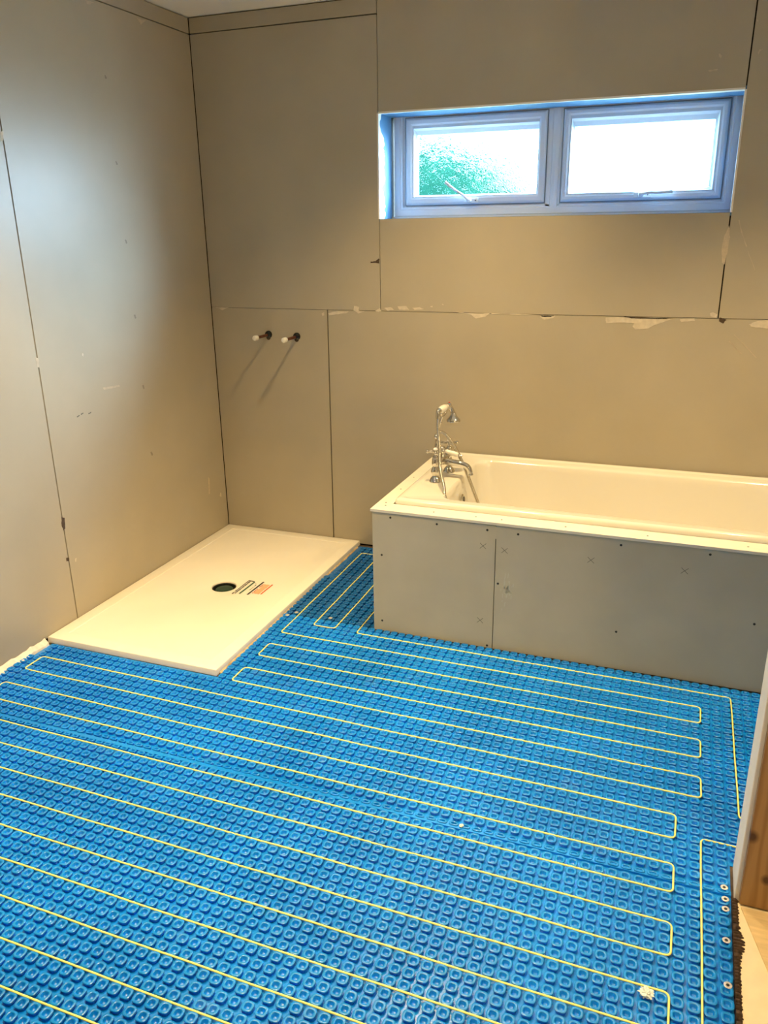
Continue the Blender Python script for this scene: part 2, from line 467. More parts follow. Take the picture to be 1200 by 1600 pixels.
smear([(2.4648, 1.5922), (2.4697, 1.5934), (2.4844, 1.5445), (2.4819, 1.5445)], m_tear, 'scratch')
smear([(2.4803, 1.5471), (2.4827, 1.5484), (2.5083, 1.4926), (2.5071, 1.4926)], m_tear, 'scratch')
smear([(2.5129, 1.4757), (2.5143, 1.477), (2.5504, 1.4038), (2.5496, 1.4038)], m_tear, 'scratch')
smear([(2.3262, 2.19), (2.3363, 2.1807), (2.3342, 2.1701), (2.3261, 2.1814)], m_tear, 'scratch')
smear([(2.4609, 2.1797), (2.4659, 2.192), (2.4769, 2.1911), (2.4689, 2.1854), (2.4639, 2.1731)], m_tear, 'scratch')
smear([(2.4423, 2.2921), (2.4491, 2.2894), (2.4488, 2.2832)], m_tear, 'scratch')
smear([(2.2916, 2.1342), (2.3232, 2.1374), (2.3282, 2.1338), (2.2991, 2.1293)], m_tear, 'scratch')
smear([(0.8877, 1.4348), (0.9136, 1.4348), (0.9275, 1.447), (0.9326, 1.447), (0.9323, 1.4272), (0.8911, 1.4287)], m_dark, 'broken_edge')
smear([(1.6885, 1.2067), (1.7611, 1.2061), (1.7464, 1.2006), (1.7087, 1.1997)], m_dark, 'broken_edge')
smear([(2.0529, 1.209), (2.1585, 1.2058), (2.2548, 1.2066), (2.2279, 1.2017), (2.0887, 1.2027)], m_dark, 'broken_edge')
smear([(2.4389, 1.2137), (2.466, 1.206), (2.4548, 1.1892), (2.4381, 1.1971)], m_dark, 'broken_edge')

smear([(-0.6518, 2.1801), (-0.6434, 2.1825), (-0.6378, 2.1705), (-0.6464, 2.167)], m_scuff, 'faint_mark', 0.0006, wl)
smear([(-0.644, 1.8605), (-0.6353, 1.8622), (-0.6295, 1.849), (-0.6384, 1.8459)], m_scuff, 'faint_mark', 0.0006, wl)
smear([(-0.639, 1.5472), (-0.63, 1.5484), (-0.624, 1.5338), (-0.6332, 1.5313)], m_scuff, 'faint_mark', 0.0006, wl)
smear([(-0.6351, 1.2304), (-0.6259, 1.2309), (-0.6196, 1.2149), (-0.6291, 1.2131)], m_scuff, 'faint_mark', 0.0006, wl)
smear([(-0.6255, 0.5971), (-0.6157, 0.5962), (-0.609, 0.5772), (-0.6191, 0.5767)], m_scuff, 'faint_mark', 0.0006, wl)
smear([(-0.632, 0.9144), (-0.6225, 0.9142), (-0.616, 0.8968), (-0.6258, 0.8956)], m_scuff, 'faint_mark', 0.0006, wl)
smear([(-1.0777, 0.8622), (-1.0616, 0.8656), (-1.0605, 0.8613), (-1.0745, 0.8589)], m_pencil, 'faint_mark', 0.0006, wl)
smear([(-1.0534, 0.8679), (-1.0371, 0.8713), (-1.036, 0.867), (-1.0502, 0.8645)], m_pencil, 'faint_mark', 0.0006, wl)
smear([(-1.0076, 0.8611), (-0.9909, 0.8645), (-0.9898, 0.8601), (-1.0043, 0.8577)], m_pencil, 'faint_mark', 0.0006, wl)
smear([(-0.9008, 0.9504), (-0.7914, 0.9423), (-0.7879, 0.9374), (-0.8943, 0.9409)], m_tear, 'scratch', 0.0006, wl)
smear([(-0.9969, 1.1131), (-0.9885, 1.1067), (-0.9924, 1.0968), (-1.0008, 1.1032)], m_wallfill, 'faint_mark', 0.0006, wl)
smear([(-0.0623, 0.2213), (-0.0528, 0.2184), (-0.0528, 0.1962), (-0.0713, 0.2056)], m_wallfill, 'faint_mark', 0.0006, wl)
smear([(-0.1659, 0.3427), (-0.1555, 0.329), (-0.1622, 0.2447), (-0.1742, 0.2484)], m_tear, 'scratch', 0.0006, wl)
smear([(-1.2063, 0.2786), (-1.1943, 0.2797), (-1.2012, 0.2648), (-1.209, 0.265)], m_wallfill, 'faint_mark', 0.0006, wl)
smear([(-1.2459, 0.4786), (-1.229, 0.47), (-1.2346, 0.4241), (-1.2467, 0.42), (-1.2523, 0.4472)], m_dark, 'broken_edge', 0.0006, wl)
smear([(-1.2558, 0.3009), (-1.2376, 0.2966), (-1.2408, 0.2805), (-1.255, 0.2861)], m_dark, 'broken_edge', 0.0006, wl)
smear([(-1.2548, 1.1315), (-1.2396, 1.1244), (-1.2433, 1.0907), (-1.2526, 1.0945)], m_tear, 'torn_paper', 0.0006, wl)
smear([(-1.257, 1.918), (-1.2421, 1.9194), (-1.249, 1.8879), (-1.2618, 1.8827)], m_tear, 'torn_paper', 0.0006, wl)
smear([(-0.3974, 2.4345), (-0.3578, 2.4351), (-0.3301, 2.4405), (-0.3706, 2.4135)], m_tear, 'torn_paper', 0.0006, wl)
smear([(-0.7165, 2.4322), (-0.6636, 2.4369), (-0.6931, 2.4198), (-0.7077, 2.4211)], m_tear, 'torn_paper', 0.0006, wl)

# the torn light edge of plaster under the left wall
b = MB()
ys = np.linspace(-1.44, -2.9, 74)
R = []
for y in ys:
    h1 = 0.012 + 0.010 * random.random(); d = 0.016 + 0.012 * random.random()
    R.append([(0.0, y, FZ), (d, y, FZ), (d * 0.9, y, FZ + h1 * 0.7), (0.002, y, FZ + h1 + 0.012)])
b.rings(R, True, True)
tag(b.build('trim_1', m_fill), kind='structure')

# ------------------------------------------------------------------ window
t = MB()
rd = 0.17
t.box(OX0 - 0.012, OX0, 0.001, rd, OZ0 - 0.012, OZ1 + 0.012)
t.box(OX1, OX1 + 0.012, 0.001, rd, OZ0 - 0.012, OZ1 + 0.012)
t.box(OX0, OX1, 0.001, rd, OZ1, OZ1 + 0.012)
t.box(OX0, OX1, 0.001, rd, OZ0 - 0.012, OZ0)
tag(t.build('trim_2', m_reveal), kind='structure')
# rough white rim of filler around the mouth of the reveal
t = MB()


def rim(p0, p1, nrm, wmin, wmax, n=60, lip=0.006):
    p0, p1, nrm = Vector(p0), Vector(p1), Vector(nrm)
    prof = []
    wd = random.uniform(wmin, wmax)
    for i in range(n + 1):
        wd += random.uniform(-.25, .25) * (wmax - wmin); wd = min(max(wd, wmin), wmax)
        c = p0.lerp(p1, i / n)
        prof.append([c + Vector((0, -0.0015, 0)) - nrm * lip, c + Vector((0, -0.0015, 0)) + nrm * 0.0015, c + nrm * 0.0015 + Vector((0, wd, 0)), c + Vector((0, wd, 0)) - nrm * 0.001, c - nrm * 0.001 + Vector((0, 0.0005, 0)), c - nrm * lip + Vector((0, 0.0005, 0))])
    t.rings(prof, True, True)


rim((OX0, 0, OZ0), (OX0, 0, OZ1), (1, 0, 0), 0.015, 0.075)
rim((OX0, 0, OZ1), (OX1, 0, OZ1), (0, 0, -1), 0.010, 0.035)
rim((OX1, 0, OZ1), (OX1, 0, OZ0), (-1, 0, 0), 0.02, 0.05)
tag(t.build('trim_3', m_cave), kind='structure')

win = tag(empty('window_1', (1.69, rd, 1.63)), kind='structure')
WY = rd + 0.01      # front face of fixed frame


def loop(mb, x0, x1, z0, z1, prof):
    """mitred rectangular moulding, prof = [(inset, y)...] closed profile"""
    R = []
    for sx, sz in ((0, 0), (1, 0), (1, 1), (0, 1)):
        ring = []
        for i, y in prof:
            ring.append((x0 + i if sx == 0 else x1 - i, y, z0 + i if sz == 0 else z1 - i))
        R.append(ring)
    R.append(R[0])
    n = len(prof)
    vs = [v for r in R[:4] for v in r]
    fs = []
    for s_ in range(4):
        for k in range(n):
            k2 = (k + 1) % n
            a, c = s_ * n, ((s_ + 1) % 4) * n
            fs.append((a + k, a + k2, c + k2, c + k))
    mb.add(vs, fs)


fr = MB()
loop(fr, 0.945, 2.438, 1.632, 2.10, [(0, WY + .006), (.004, WY), (.028, WY), (.033, WY + .004), (.040, WY + .004), (.047, WY + .012), (.062, WY + .02), (.062, WY + .07), (0, WY + .07)])
fr.box(0.937, 2.433, rd - .002, WY + .06, 1.60, 1.632)
frame = fr.build('outer_frame', m_upvc, win)
ml = MB()
ml.prism([(1.655, WY + .012), (1.662, WY + .004), (1.680, WY + .004), (1.684, WY - .001), (1.698, WY - .004), (1.712, WY - .001), (1.716, WY + .004), (1.722, WY + .004), (1.729, WY + .012), (1.729, WY + .07), (1.655, WY + .07)],
         (0, 0, 1.66), (1, 0, 0), (0, 1, 0), (0, 0, 0.42))
ml.build('mullion', m_upvc, win)
for sx0, sx1, gx0, gx1 in ((1.003, 1.656, 1.058, 1.619), (1.727, 2.390, 1.774, 2.338)):
    sz0, sz1, gz0, gz1 = 1.681, 2.056, 1.725, 1.984
    sm = MB()
    i = (gx0 - sx0) * 0.62
    loop(sm, sx0, sx1, sz0, sz1, [(0, WY + .004), (.004, WY - .004), (.010, WY - .008), (i - .008, WY - .008), (i, WY - .004), (i, WY + .05), (0, WY + .05)])
    so = sm.build('sash', m_upvc, win)
    gm = MB()
    loop(gm, sx0 - .003, sx1 + .003, sz0 - .003, sz1 + .003, [(0, WY + .003), (.004, WY + .003), (.004, WY + .01), (0, WY + .01)])
    gm.build('gasket', m_gasket, so)
    bm_ = MB()
    # bead runs to the visible glass edge, a little different on each side
    vs = []
    for k, (a, y) in enumerate(((0, WY - .002), (.3, WY - .004), (.55, WY + .004), (1, WY + .012), (1, WY + .03), (0, WY + .03))):
        x0 = sx0 + i + (gx0 - sx0 - i) * a; x1 = sx1 - i + (gx1 - sx1 + i) * a
        z0 = sz0 + i + (gz0 - sz0 - i) * a; z1 = sz1 - i + (gz1 - sz1 + i) * a
        vs.append([(x0, y, z0), (x1, y, z0), (x1, y, z1), (x0, y, z1)])
    bm_.rings(vs + [vs[0]])
    bm_.build('glazing_bead', m_upvc, so)
    MB().box(gx0 - .004, gx1 + .004, WY + .016, WY + .022, gz0 - .004, gz1 + .004).build('glass_pane', m_glass, so)
# casement handles
for hx, hz, tip in ((1.318, 1.697, (1.216, WY - .070, 1.775)), (2.072, 1.702, (2.200, WY - .040, 1.712))):
    hb = MB()
    hb.box(hx - .030, hx + .040, WY - .018, WY - .008, hz - .012, hz + .010, .003)
    hb.lathe([(.011, 0), (.011, .018), (.008, .022)], 16, (hx, WY - .016, hz), (0, -1, 0))
    h_o = hb.build('handle', m_handle, win, True)
    lv = MB()
    p0 = Vector((hx, WY - .034, hz)); p1 = Vector(tip)
    mid = p0.lerp(p1, .25) + Vector((0, -.008, .004))
    pts = spline([p0, mid, p0.lerp(p1, .6) + Vector((0, -.006, 0)), p1], 6)
    n = len(pts)
    lv.tube(pts, [.0075 - .002 * abs(math.sin(math.pi * q / n)) for q in range(n)], 10)
    lv.build('lever', m_handle, h_o, True)
    MB().lathe([(.003, 0), (.003, .002)], 10, (hx + .028, WY - .018, hz - .001), (0, -1, 0)).build('screw', m_screw, h_o)

# garden outside
tag(MB().box(-14, 18, 0.32, 30, -0.9, -0.6).build('ground', m_grass), kind='structure')
bm = bmesh.new()
bmesh.ops.create_icosphere(bm, subdivisions=6, radius=1)
rs = random.Random(3)
from mathutils import noise as mn
for v in bm.verts:
    c = v.co.copy()
    d = 1 + 0.16 * mn.noise(c * 2.2) + 0.10 * mn.noise(c * 6) + 0.10 * mn.noise(c * 17)
    v.co = Vector((c.x * 2.6, c.y * 1.5, c.z * 2.0)) * d
me = bpy.data.meshes.new('garden_shrub'); bm.to_mesh(me); bm.free(); me.materials.append(m_leaf)
me.polygons.foreach_set('use_smooth', [True] * len(me.polygons))
sh = bpy.data.objects.new('garden_shrub', me); COL.objects.link(sh); sh.location = (-1.95, 7.6, 0.85)
tag(sh, 'dark green garden shrub blurred behind the left obscure glass pane', 'shrub')

# ------------------------------------------------------------------ matting lattice
P = 1 / 30.0


def LX(i, j):
    y = -1.045 - P * j
    x = 2.505 + P * i
    for _ in range(3):
        yy = y - 0.0088 * (x - 1.2)
        xx = 2.505 + P * i + 0.012 * (-yy - 1)
        x = xx
    return x, yy


NS = 16
ang = np.arange(NS) * 2 * math.pi / NS + math.pi / NS
ex = 0.66
ux = np.sign(np.cos(ang)) * np.abs(np.cos(ang)) ** ex
uy = np.sign(np.sin(ang)) * np.abs(np.sin(ang)) ** ex
PROF = [(.0112, FZ + .002), (.0120, -.003), (.0139, .0008), (.0139, .0022), (.0133, .0030), (.0084, .0032), (.0074, .0020), (.0063, -.0045), (.0042, -.0062)]


def mat_sheet(name, inside, irange, jrange, base_polys, label, seam=None, flange=None):
    rng = np.random.RandomState(len(label))
    vs, fs = [], []
    nb = 0
    V = []; F = []
    for poly in base_polys:       # thin base film
        n = len(poly)
        V += [(x, y, FZ + .0005) for x, y in poly] + [(x, y, FZ + .0025) for x, y in poly]
        F.append(tuple(nb + k for k in reversed(range(n)))); F.append(tuple(nb + n + k for k in range(n)))
        F += [(nb + k, nb + (k + 1) % n, nb + n + (k + 1) % n, nb + n + k) for k in range(n)]
        nb += 2 * n
    if flange:
        fx0, fx1, fy0, fy1 = flange
        V += [(x, y, z) for z in (FZ + .002, -.0008) for x, y in ((fx0, fy0), (fx1, fy0 - .0), (fx1, fy1), (fx0, fy1))]
        F += [(nb + 4, nb + 5, nb + 6, nb + 7)] + [(nb + k, nb + (k + 1) % 4, nb + 4 + (k + 1) % 4, nb + 4 + k) for k in range(4)]
        nb += 8
    m = len(PROF)
    tmpl = []
    for k in range(m - 1):
        for q in range(NS):
            q2 = (q + 1) % NS
            tmpl.append((k * NS + q, k * NS + q2, (k + 1) * NS + q2, (k + 1) * NS + q))
    capf = tuple(range((m - 1) * NS, m * NS))
    allv = []
    cnt = 0
    for j in jrange:
        for i in irange:
            x, y = LX(i + .5, j + .5)
            if not inside(x, y): continue
            sq = 1.0; zsh = 0.0
            if seam is not None and abs(y - seam) < P * .55:
                sq = 0.55; zsh = -.001
            js = 1 + rng.uniform(-.03, .03)
            dx, dy = rng.uniform(-.0005, .0005, 2)
            tz = rng.uniform(-.025, .025, 2)
            st = np.zeros((m, NS, 3))
            for k, (r, z) in enumerate(PROF):
                st[k, :, 0] = ux * r * js; st[k, :, 1] = uy * r * js * sq; st[k, :, 2] = z + (zsh if k else 0)
                if k: st[k, :, 2] += st[k, :, 0] * tz[0] + st[k, :, 1] * tz[1]
            st[:, :, 0] += x + dx; st[:, :, 1] += y + dy
            allv.append(st.reshape(-1, 3)); cnt += 1
    if cnt:
        A = np.concatenate(allv)
        V = np.concatenate([np.array(V), A])
    else:
        V = np.array(V)
    stud = m * NS
    loops = [k for f in F for k in f]; sizes = [len(f) for f in F]
    tq = np.array(tmpl)
    lo = [np.array(loops)]; sz = [np.array(sizes)]
    offs = nb + np.arange(cnt) * stud
    lo.append((offs[:, None, None] + tq[None]).reshape(-1)); sz.append(np.full(cnt * len(tmpl), 4))
    lo.append((offs[:, None] + np.array(capf)[None]).reshape(-1)); sz.append(np.full(cnt, NS))
    lo = np.concatenate(lo); sz = np.concatenate(sz)
    me = bpy.data.meshes.new(name)
    me.vertices.add(len(V)); me.vertices.foreach_set('co', V.astype(np.float32).ravel())
    me.loops.add(len(lo)); me.loops.foreach_set('vertex_index', lo.astype(np.int32))
    me.polygons.add(len(sz)); st_ = np.concatenate([[0], np.cumsum(sz)[:-1]])
    me.polygons.foreach_set('loop_start', st_.astype(np.int32))
    sm = np.ones(len(sz), dtype=bool); sm[:len(sizes)] = False
    me.update(calc_edges=True); me.validate()
    me.polygons.foreach_set('use_smooth', sm)
    me.materials.append(m_blue_shade if 'recess' in label else m_blue)
    o = bpy.data.objects.new(name, me); COL.objects.link(o)
    return tag(o, label, 'floor mat')


TW, TL, TT = 0.80, 1.423, 0.019
RE = 2.585
S1, S2, S3 = -0.880, -1.908, -2.94
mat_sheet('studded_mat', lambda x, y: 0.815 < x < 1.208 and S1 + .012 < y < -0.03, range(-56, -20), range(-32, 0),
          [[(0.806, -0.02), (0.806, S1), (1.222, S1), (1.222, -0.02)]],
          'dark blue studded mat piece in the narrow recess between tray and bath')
mat_sheet('studded_mat', lambda x, y: S2 < y < S1 - .006 and (x > 0.815 or (y < -TL - .012 and x > 0.028)) and (x < RE - .012 or (y > -1.79 and x < 2.97)), range(-80, 20), range(-8, 34),
          [[(0.806, S1 - .001), (0.806, -TL - .003), (2.99, -TL - .003), (2.99, S1 - .001)], [(0.024, -TL - .003), (0.024, S2), (RE, S2), (RE, -1.80), (2.99, -1.80), (2.99, -TL - .003)]],
          'blue studded mat sheet along the front of the bath and tray', seam=S2)
mat_sheet('studded_mat', lambda x, y: S3 < y <= S2 and 0.028 < x < RE - .012, range(-80, 12), range(20, 62),
          [[(0.024, S2 - .001), (0.024, S3), (RE, S3), (RE, S2 - .001)]],
          'blue studded mat sheet nearest the camera across the bottom of the picture', seam=S2, flange=(0.03, RE, S2 - .007, S2 + .007))

# ------------------------------------------------------------------ heating cable
CZ = 0.0014


def fillet(pts, r=0.016, k=5):
    out = [Vector(pts[0])]
    for i in range(1, len(pts) - 1):
        a, c, e = Vector(pts[i - 1]), Vector(pts[i]), Vector(pts[i + 1])
        d0 = (a - c); d1 = (e - c)
        rr = min(r, d0.length * .45, d1.length * .45)
        p, q = c + d0.normalized() * rr, c + d1.normalized() * rr
        for s_ in range(k + 1):
            tt = s_ / k
            out.append(p * (1 - tt) ** 2 + c * 2 * tt * (1 - tt) + q * tt ** 2)
    out.append(Vector(pts[-1]))
    return out


def C(i, j):
    x, y = LX(i, j)
    return (x, y, CZ)


pth = [(1.215, -0.14, CZ), C(-49, -27.5), C(-49, 0)]
rows = [0, 3, 6, 9, 12, 15]
pth += [C(0, 0), C(0, 3), C(-49, 3), C(-49, 6), C(0, 6), C(0, 9), C(-49, 9), C(-49, 12), C(0, 12), C(0, 15), C(-73, 15), C(-73, 18)]
j = 18
while j <= 54:
    pth += [C(-2, j), C(-2, j + 3), C(-73, j + 3), C(-73, j + 6)]
    j += 6
pth += [C(0, j), C(0, 20.3), C(4, 20.3), C(5, 19.5), C(4.2, 17), C(3, 16.6), C(3, -3), C(-40, -3), C(-40, -20), C(-43, -20), C(-43, -3.2), C(-46, -3.2), C(-46, -27), (1.215, -0.105, CZ)]
fp = fillet(pth)
# subdivide the long straights and let the cable wander a little
dp = []
for a, c in zip(fp[:-1], fp[1:]):
    n = max(1, int((c - a).length / 0.05))
    for s_ in range(n):
        dp.append(a.lerp(c, s_ / n))
dp.append(fp[-1])
dp = [p + Vector((mn.noise(p * 5) * .0022, mn.noise(p * 5 + Vector((9, 3, 1))) * .0022, mn.noise(p * 8) * .0008)) for p in dp]
cb_ = MB().tube(dp, 0.0025, 8).build('heating_cable', m_cable, None, True, 80)
tag(cb_, 'thin yellow heating cable looped back and forth through the blue studded mats', 'cable')


# washers, scraps and dirt on the mats
def washer(x, y, label, k):
    o = empty('fixing_washer', (x, y, 0.003))
    pr = [(.0085, 0), (.009, .0008), (.008, .0014), (.004, .0008), (.0038, .0002)]
    MB().lathe(pr, 20, (x, y, .0028)).build('disc', m_steel, o, True)
    MB().lathe([(.0036, 0), (.0036, .0008), (.002, .0012)], 12, (x, y, .0032)).build('screw', m_screw if k else m_steel, o, True)
    return tag(o, label, 'washer', 'washers pinning the mats')


for x, y, l, k in ((2.569, -1.896, 'pale fixing washer on mat edge, uppermost below the stub wall corner', 1),
                   (2.571, -1.935, 'pale fixing washer on mat edge, second below the stub wall corner', 1),
                   (2.571, -1.968, 'pale fixing washer on mat edge, third below the stub wall corner', 1),
                   (2.571, -2.066, 'pale fixing washer on mat edge beside the widest lump of dark adhesive', 1),
                   (2.572, -2.192, 'pale fixing washer on mat edge, lowest one before the photo bottom', 1),
                   (0.826, -0.892, 'pale fixing washer beside the shower tray edge, nearer the camera', 0),
                   (0.852, -0.856, 'pale fixing washer near the tray, just past the mat seam', 0),
                   (1.015, -0.857, 'pale fixing washer at the mat seam between two cable runs', 0)):
    washer(x, y, l, k)


m_scrap = mat('plaster_scrap', (0.66, 0.74, 0.80), 0.8)


def lump(name, x, y, z, r, m, label, cat, n=2, amp=.5, flat=.4):
    bm = bmesh.new(); bmesh.ops.create_icosphere(bm, subdivisions=n, radius=r)
    for v in bm.verts:
        d = 1 + amp * mn.noise(v.co * ((3.2 if n > 3 else 1.6) / r) + Vector((x * 40, y * 40, 0)))
        v.co = Vector((v.co.x * d, v.co.y * d, v.co.z * flat * d))
    zmin = min(v.co.z for v in bm.verts)
    me = bpy.data.meshes.new(name); bm.to_mesh(me); bm.free(); me.materials.append(m)
    o = bpy.data.objects.new(name, me); COL.objects.link(o); o.location = (x, y, z - zmin * .8)
    return tag(o, label, cat)


lump('plaster_scrap', 2.406, -2.276, .003, .0115, m_scrap, 'white crumpled plaster scrap on mat inside the lowest right cable loop', 'scrap', 4, 1.1, .4)
lump('plaster_crumb', 1.889, -1.904, .001, .006, m_fill, 'small cream plaster crumb on mat seam near the middle of the mats', 'crumb', 2)
lump('plaster_crumb', 0.47, -2.41, .003, .004, m_fill, 'tiny white plaster crumb near left foreground, between two cable runs', 'crumb', 2)

# knobbly dark adhesive along the cut edge
b = MB()
R = []
for y in np.arange(-1.925, -2.95, -.0013):
    wd = .013 + .010 * max(0, mn.noise(Vector((0, y * 11, 3)))) + .006 * math.exp(-((y + 2.065) / .035) ** 2) * 1.6 + .004 * mn.noise(Vector((5, y * 120, 0)))
    kn = abs(math.sin(y * 330 + 2.0 * mn.noise(Vector((1, y * 60, 7))))) ** .7
    wd += .009 * (kn - .6); hh = .004 + .011 * kn
    x0 = RE + .001
    R.append([(x0, y, FZ), (x0 + wd, y, FZ), (x0 + wd * .9, y, FZ + hh * .6), (x0 + wd * .5, y, FZ + hh), (x0 + .001, y, FZ + hh * .9)])
b.rings(R, True, True)
tag(b.build('adhesive_bead', m_adh, None, True, 60), 'rough dark brown adhesive bead along the cut right edge of the mats', 'adhesive')

# landing floor by the threshold
tag(MB().prism([(2.60, -1.920), (XL2, -1.920), (XL2, YF), (2.60, YF)], (0, 0, FZ), (1, 0, 0), (0, 1, 0), (0, 0, .006)).build('landing_floor', m_land), kind='structure')
pb = MB().prism([(2.6065, -1.945), (XL2 - .01, -1.945), (XL2 - .01, -4.0), (3.20, -4.0)], (0, 0, FZ + .006), (1, 0, 0), (0, 1, 0), (0, 0, .004)).build('tan_sheet', m_tan)  # thin sheet in a darker tan than the floor around it
tag(pb, 'thin tan sheet over part of the landing floor below the pine board', 'sheet')
pn = MB().box(2.602, XR + .1, -1.938, -1.9185, FZ + .012, 2.1, .001).build('pine_board', m_pine)
tag(pn, 'knotty varnished pine board standing against the stub wall at lower right', 'board')

# ------------------------------------------------------------------ shower tray
tr = empty('shower_tray', (0.4, -0.71, FZ))
DC = (0.420, -0.742)
NR = 96


def rectring(x0, x1, y0, y1, z):
    out = []
    cx, cy = DC
    for k in range(NR):
        a = 2 * math.pi * (k + .5) / NR
        dx, dy = math.cos(a), math.sin(a)
        tx = ((x1 if dx > 0 else x0) - cx) / dx if abs(dx) > 1e-9 else 1e9
        ty = ((y1 if dy > 0 else y0) - cy) / dy if abs(dy) > 1e-9 else 1e9
        tt = min(tx, ty)
        out.append([cx + dx * tt, cy + dy * tt, z])
    # snap the nearest vertices to the true corners
    for X in (x0, x1):
        for Y in (y0, y1):
            best = min(out, key=lambda p: (p[0] - X) ** 2 + (p[1] - Y) ** 2)
            best[0], best[1] = X, Y
    return out


def circ(r, z):
    return [(DC[0] + r * math.cos(2 * math.pi * (k + .5) / NR), DC[1] + r * math.sin(2 * math.pi * (k + .5) / NR), z) for k in range(NR)]


x0, x1, y0, y1 = 0.002, TW, -TL, -0.002


def ins(i, z): return rectring(x0 + i, x1 - i, y0 + i, y1 - i, z)


tb = MB().rings([ins(.003, FZ), ins(0, FZ + .003), ins(0, TT - .004), ins(.0012, TT - .0012), ins(.004, TT), ins(.058, TT), ins(.061, TT - .0022), ins(.066, TT - .0028), circ(.064, TT - .0055), circ(.058, TT - .007), circ(.056, TT - .012), circ(.056, FZ)], True)
tag(tb.build('basin', m_tray, tr, True, 25))
wf = MB().lathe([(.0555, FZ + .002), (.0555, TT - .012), (.050, TT - .012), (.048, FZ + .006)], 40, (DC[0], DC[1], 0), cap1=True).build('waste_fitting', m_black, tr, True, 40)
MB().lathe([(.040, FZ + .006), (.040, FZ + .011), (.034, FZ + .013), (.012, FZ + .013)], 32, (DC[0], DC[1], 0)).build('waste_seal', mat('waste_green', (.02, .05, .035), .3), wf, True, 30)
# printed notice beside the drain hole (illegible in the photo: bars and rows of tiny marks)
zt = TT - .0034


def bar(mb, xa, ya, xb, yb, wd, th=.0005):
    d = Vector((xb - xa, yb - ya, 0)); n = Vector((-d.y, d.x, 0)).normalized() * wd / 2
    a, c = Vector((xa, ya, zt)), Vector((xb, yb, zt))
    mb.prism([(0, 0), (1, 0), (1, 1), (0, 1)], a - n, c - a, n * 2, (0, 0, th))


def glyphs(mb, x, ya, yb, wd):
    y = ya
    while y > yb + .003:
        l = random.choice((.003, .005, .008, .011))
        l = min(l, y - yb)
        q = random.random()
        if q < .85: bar(mb, x, y, x, y - l, wd * random.choice((1, 1, .7)))
        y -= l + random.choice((.0012, .0012, .0025))


k1 = MB(); glyphs(k1, .500, -.648, -.806, .0055); glyphs(k1, .510, -.650, -.803, .0055); bar(k1, .574, -.641, .571, -.790, .008); bar(k1, .498, -.648, .53, -.652, .006)
glyphs(k1, .548, -.668, -.672, .003); glyphs(k1, .556, -.675, -.745, .003)
pr = k1.build('printed_notice', m_ink, tr); pr['label'] = 'black printed lines beside the drain'
k2 = MB(); bar(k2, .533, -.654, .531, -.792, .0075); o = k2.build('printed_notice', m_inkg, tr); o['label'] = 'dark green printed line'
k3 = MB()
for xx in (.592, .600, .608, .616): glyphs(k3, xx, -.662, -.770, .0048)
bar(k3, .604, -.664, .604, -.768, .024, .0003)
o = k3.build('printed_notice', m_inkp, tr); o['label'] = 'pale orange red printed block'
k4 = MB(); bar(k4, .628, -.655, .627, -.767, .0065); glyphs(k4, .585, -.664, -.772, .004); o = k4.build('printed_notice', m_inkr, tr); o['label'] = 'dark red printed line'
tag(tr, 'flat white rectangular shower tray in the corner with a black drain hole', 'shower tray')

# mortar bead squeezed out under the long edge of the tray
b = MB(); R = []
for y in np.linspace(-1.40, -.04, 120):
    wd = .007 + .006 * mn.noise(Vector((0, y * 22, 1))); hh = .009 + .004 * mn.noise(Vector((4, y * 30, 2)))
    R.append([(TW + .0005, y, FZ), (TW + max(wd, .002), y, FZ), (TW + max(wd, .002) * .7, y, FZ + hh * .6), (TW + .0005, y, FZ + hh)])
b.rings(R, True, True)
tag(b.build('trim_4', mat('bedding_mortar', (.62, .45, .25), .9, noise=(60, .35))), kind='structure')

# ------------------------------------------------------------------ bath and its boxing
BX, BY, BZ = 1.225, -0.876, 0.519


sr = empty('bath_surround', (BX, BY, FZ))


def panel(xa, xb, label, screws, crosses):
    o = MB().prism([(xa, -.004), (xb, -.004), (xb, BZ - .004), (xa, BZ)], (0, BY, 0), (1, 0, 0), (0, 0, 1), (0, TB, 0)).build('front_board', m_panel, sr)
    o['label'] = label
    for sx, sz in screws:
        MB().lathe([(.0045, 0), (.0045, .0008), (.002, .001)], 14, (sx, BY + .0002, sz), (0, -1, 0)).build('screw', m_screw, o)
    for sx, sz in crosses:
        c = MB()
        for s_ in (1, -1):
            c.prism([(-.012, -.011 * s_ - .0012), (-.012, -.011 * s_ + .0012), (.012, .011 * s_ + .0012), (.012, .011 * s_ - .0012)], (sx, BY, sz), (1, 0, 0), (0, 0, 1), (0, -.0004, 0))
        c.build('pencil_cross', m_pencil, o)
    return o


p1 = panel(BX, 1.7265, 'short grey board at the tap end', [(1.302, .5), (1.494, .495), (1.694, .495), (1.263, .336), (1.261, .042), (1.707, .006)], [(1.679, .428), (1.676, .112)])
p2 = panel(1.7295, XR, 'long grey board', [(1.812, .492), (2.184, .496), (2.482, .499), (1.742, .28), (2.194, .151), (2.652, .26), (2.85, .49)], [(1.763, .42), (2.083, .424), (2.406, .427)])
smp = MB()
rs = random.Random(5)
for k in range(40):
    cx = 1.772 + rs.gauss(0, .010); cz = .250 + rs.gauss(0, .026); l = rs.uniform(.006, .024)
    smp.prism([(cx, cz), (cx + .003, cz + .001), (cx + .004, cz + l), (cx + .001, cz + l)], (0, BY, 0), (1, 0, 0), (0, 0, 1), (0, -.0003, 0))
MB().prism([(1.722, .462), (1.735, .462), (1.737, .512), (1.720, .512)], (0, BY, 0), (1, 0, 0), (0, 0, 1), (0, -.0005, 0)).build('seam_filler', m_panel, p2)
smp.build('plaster_smear', mat('faint_plaster', (.55, .54, .47), .8), p2)
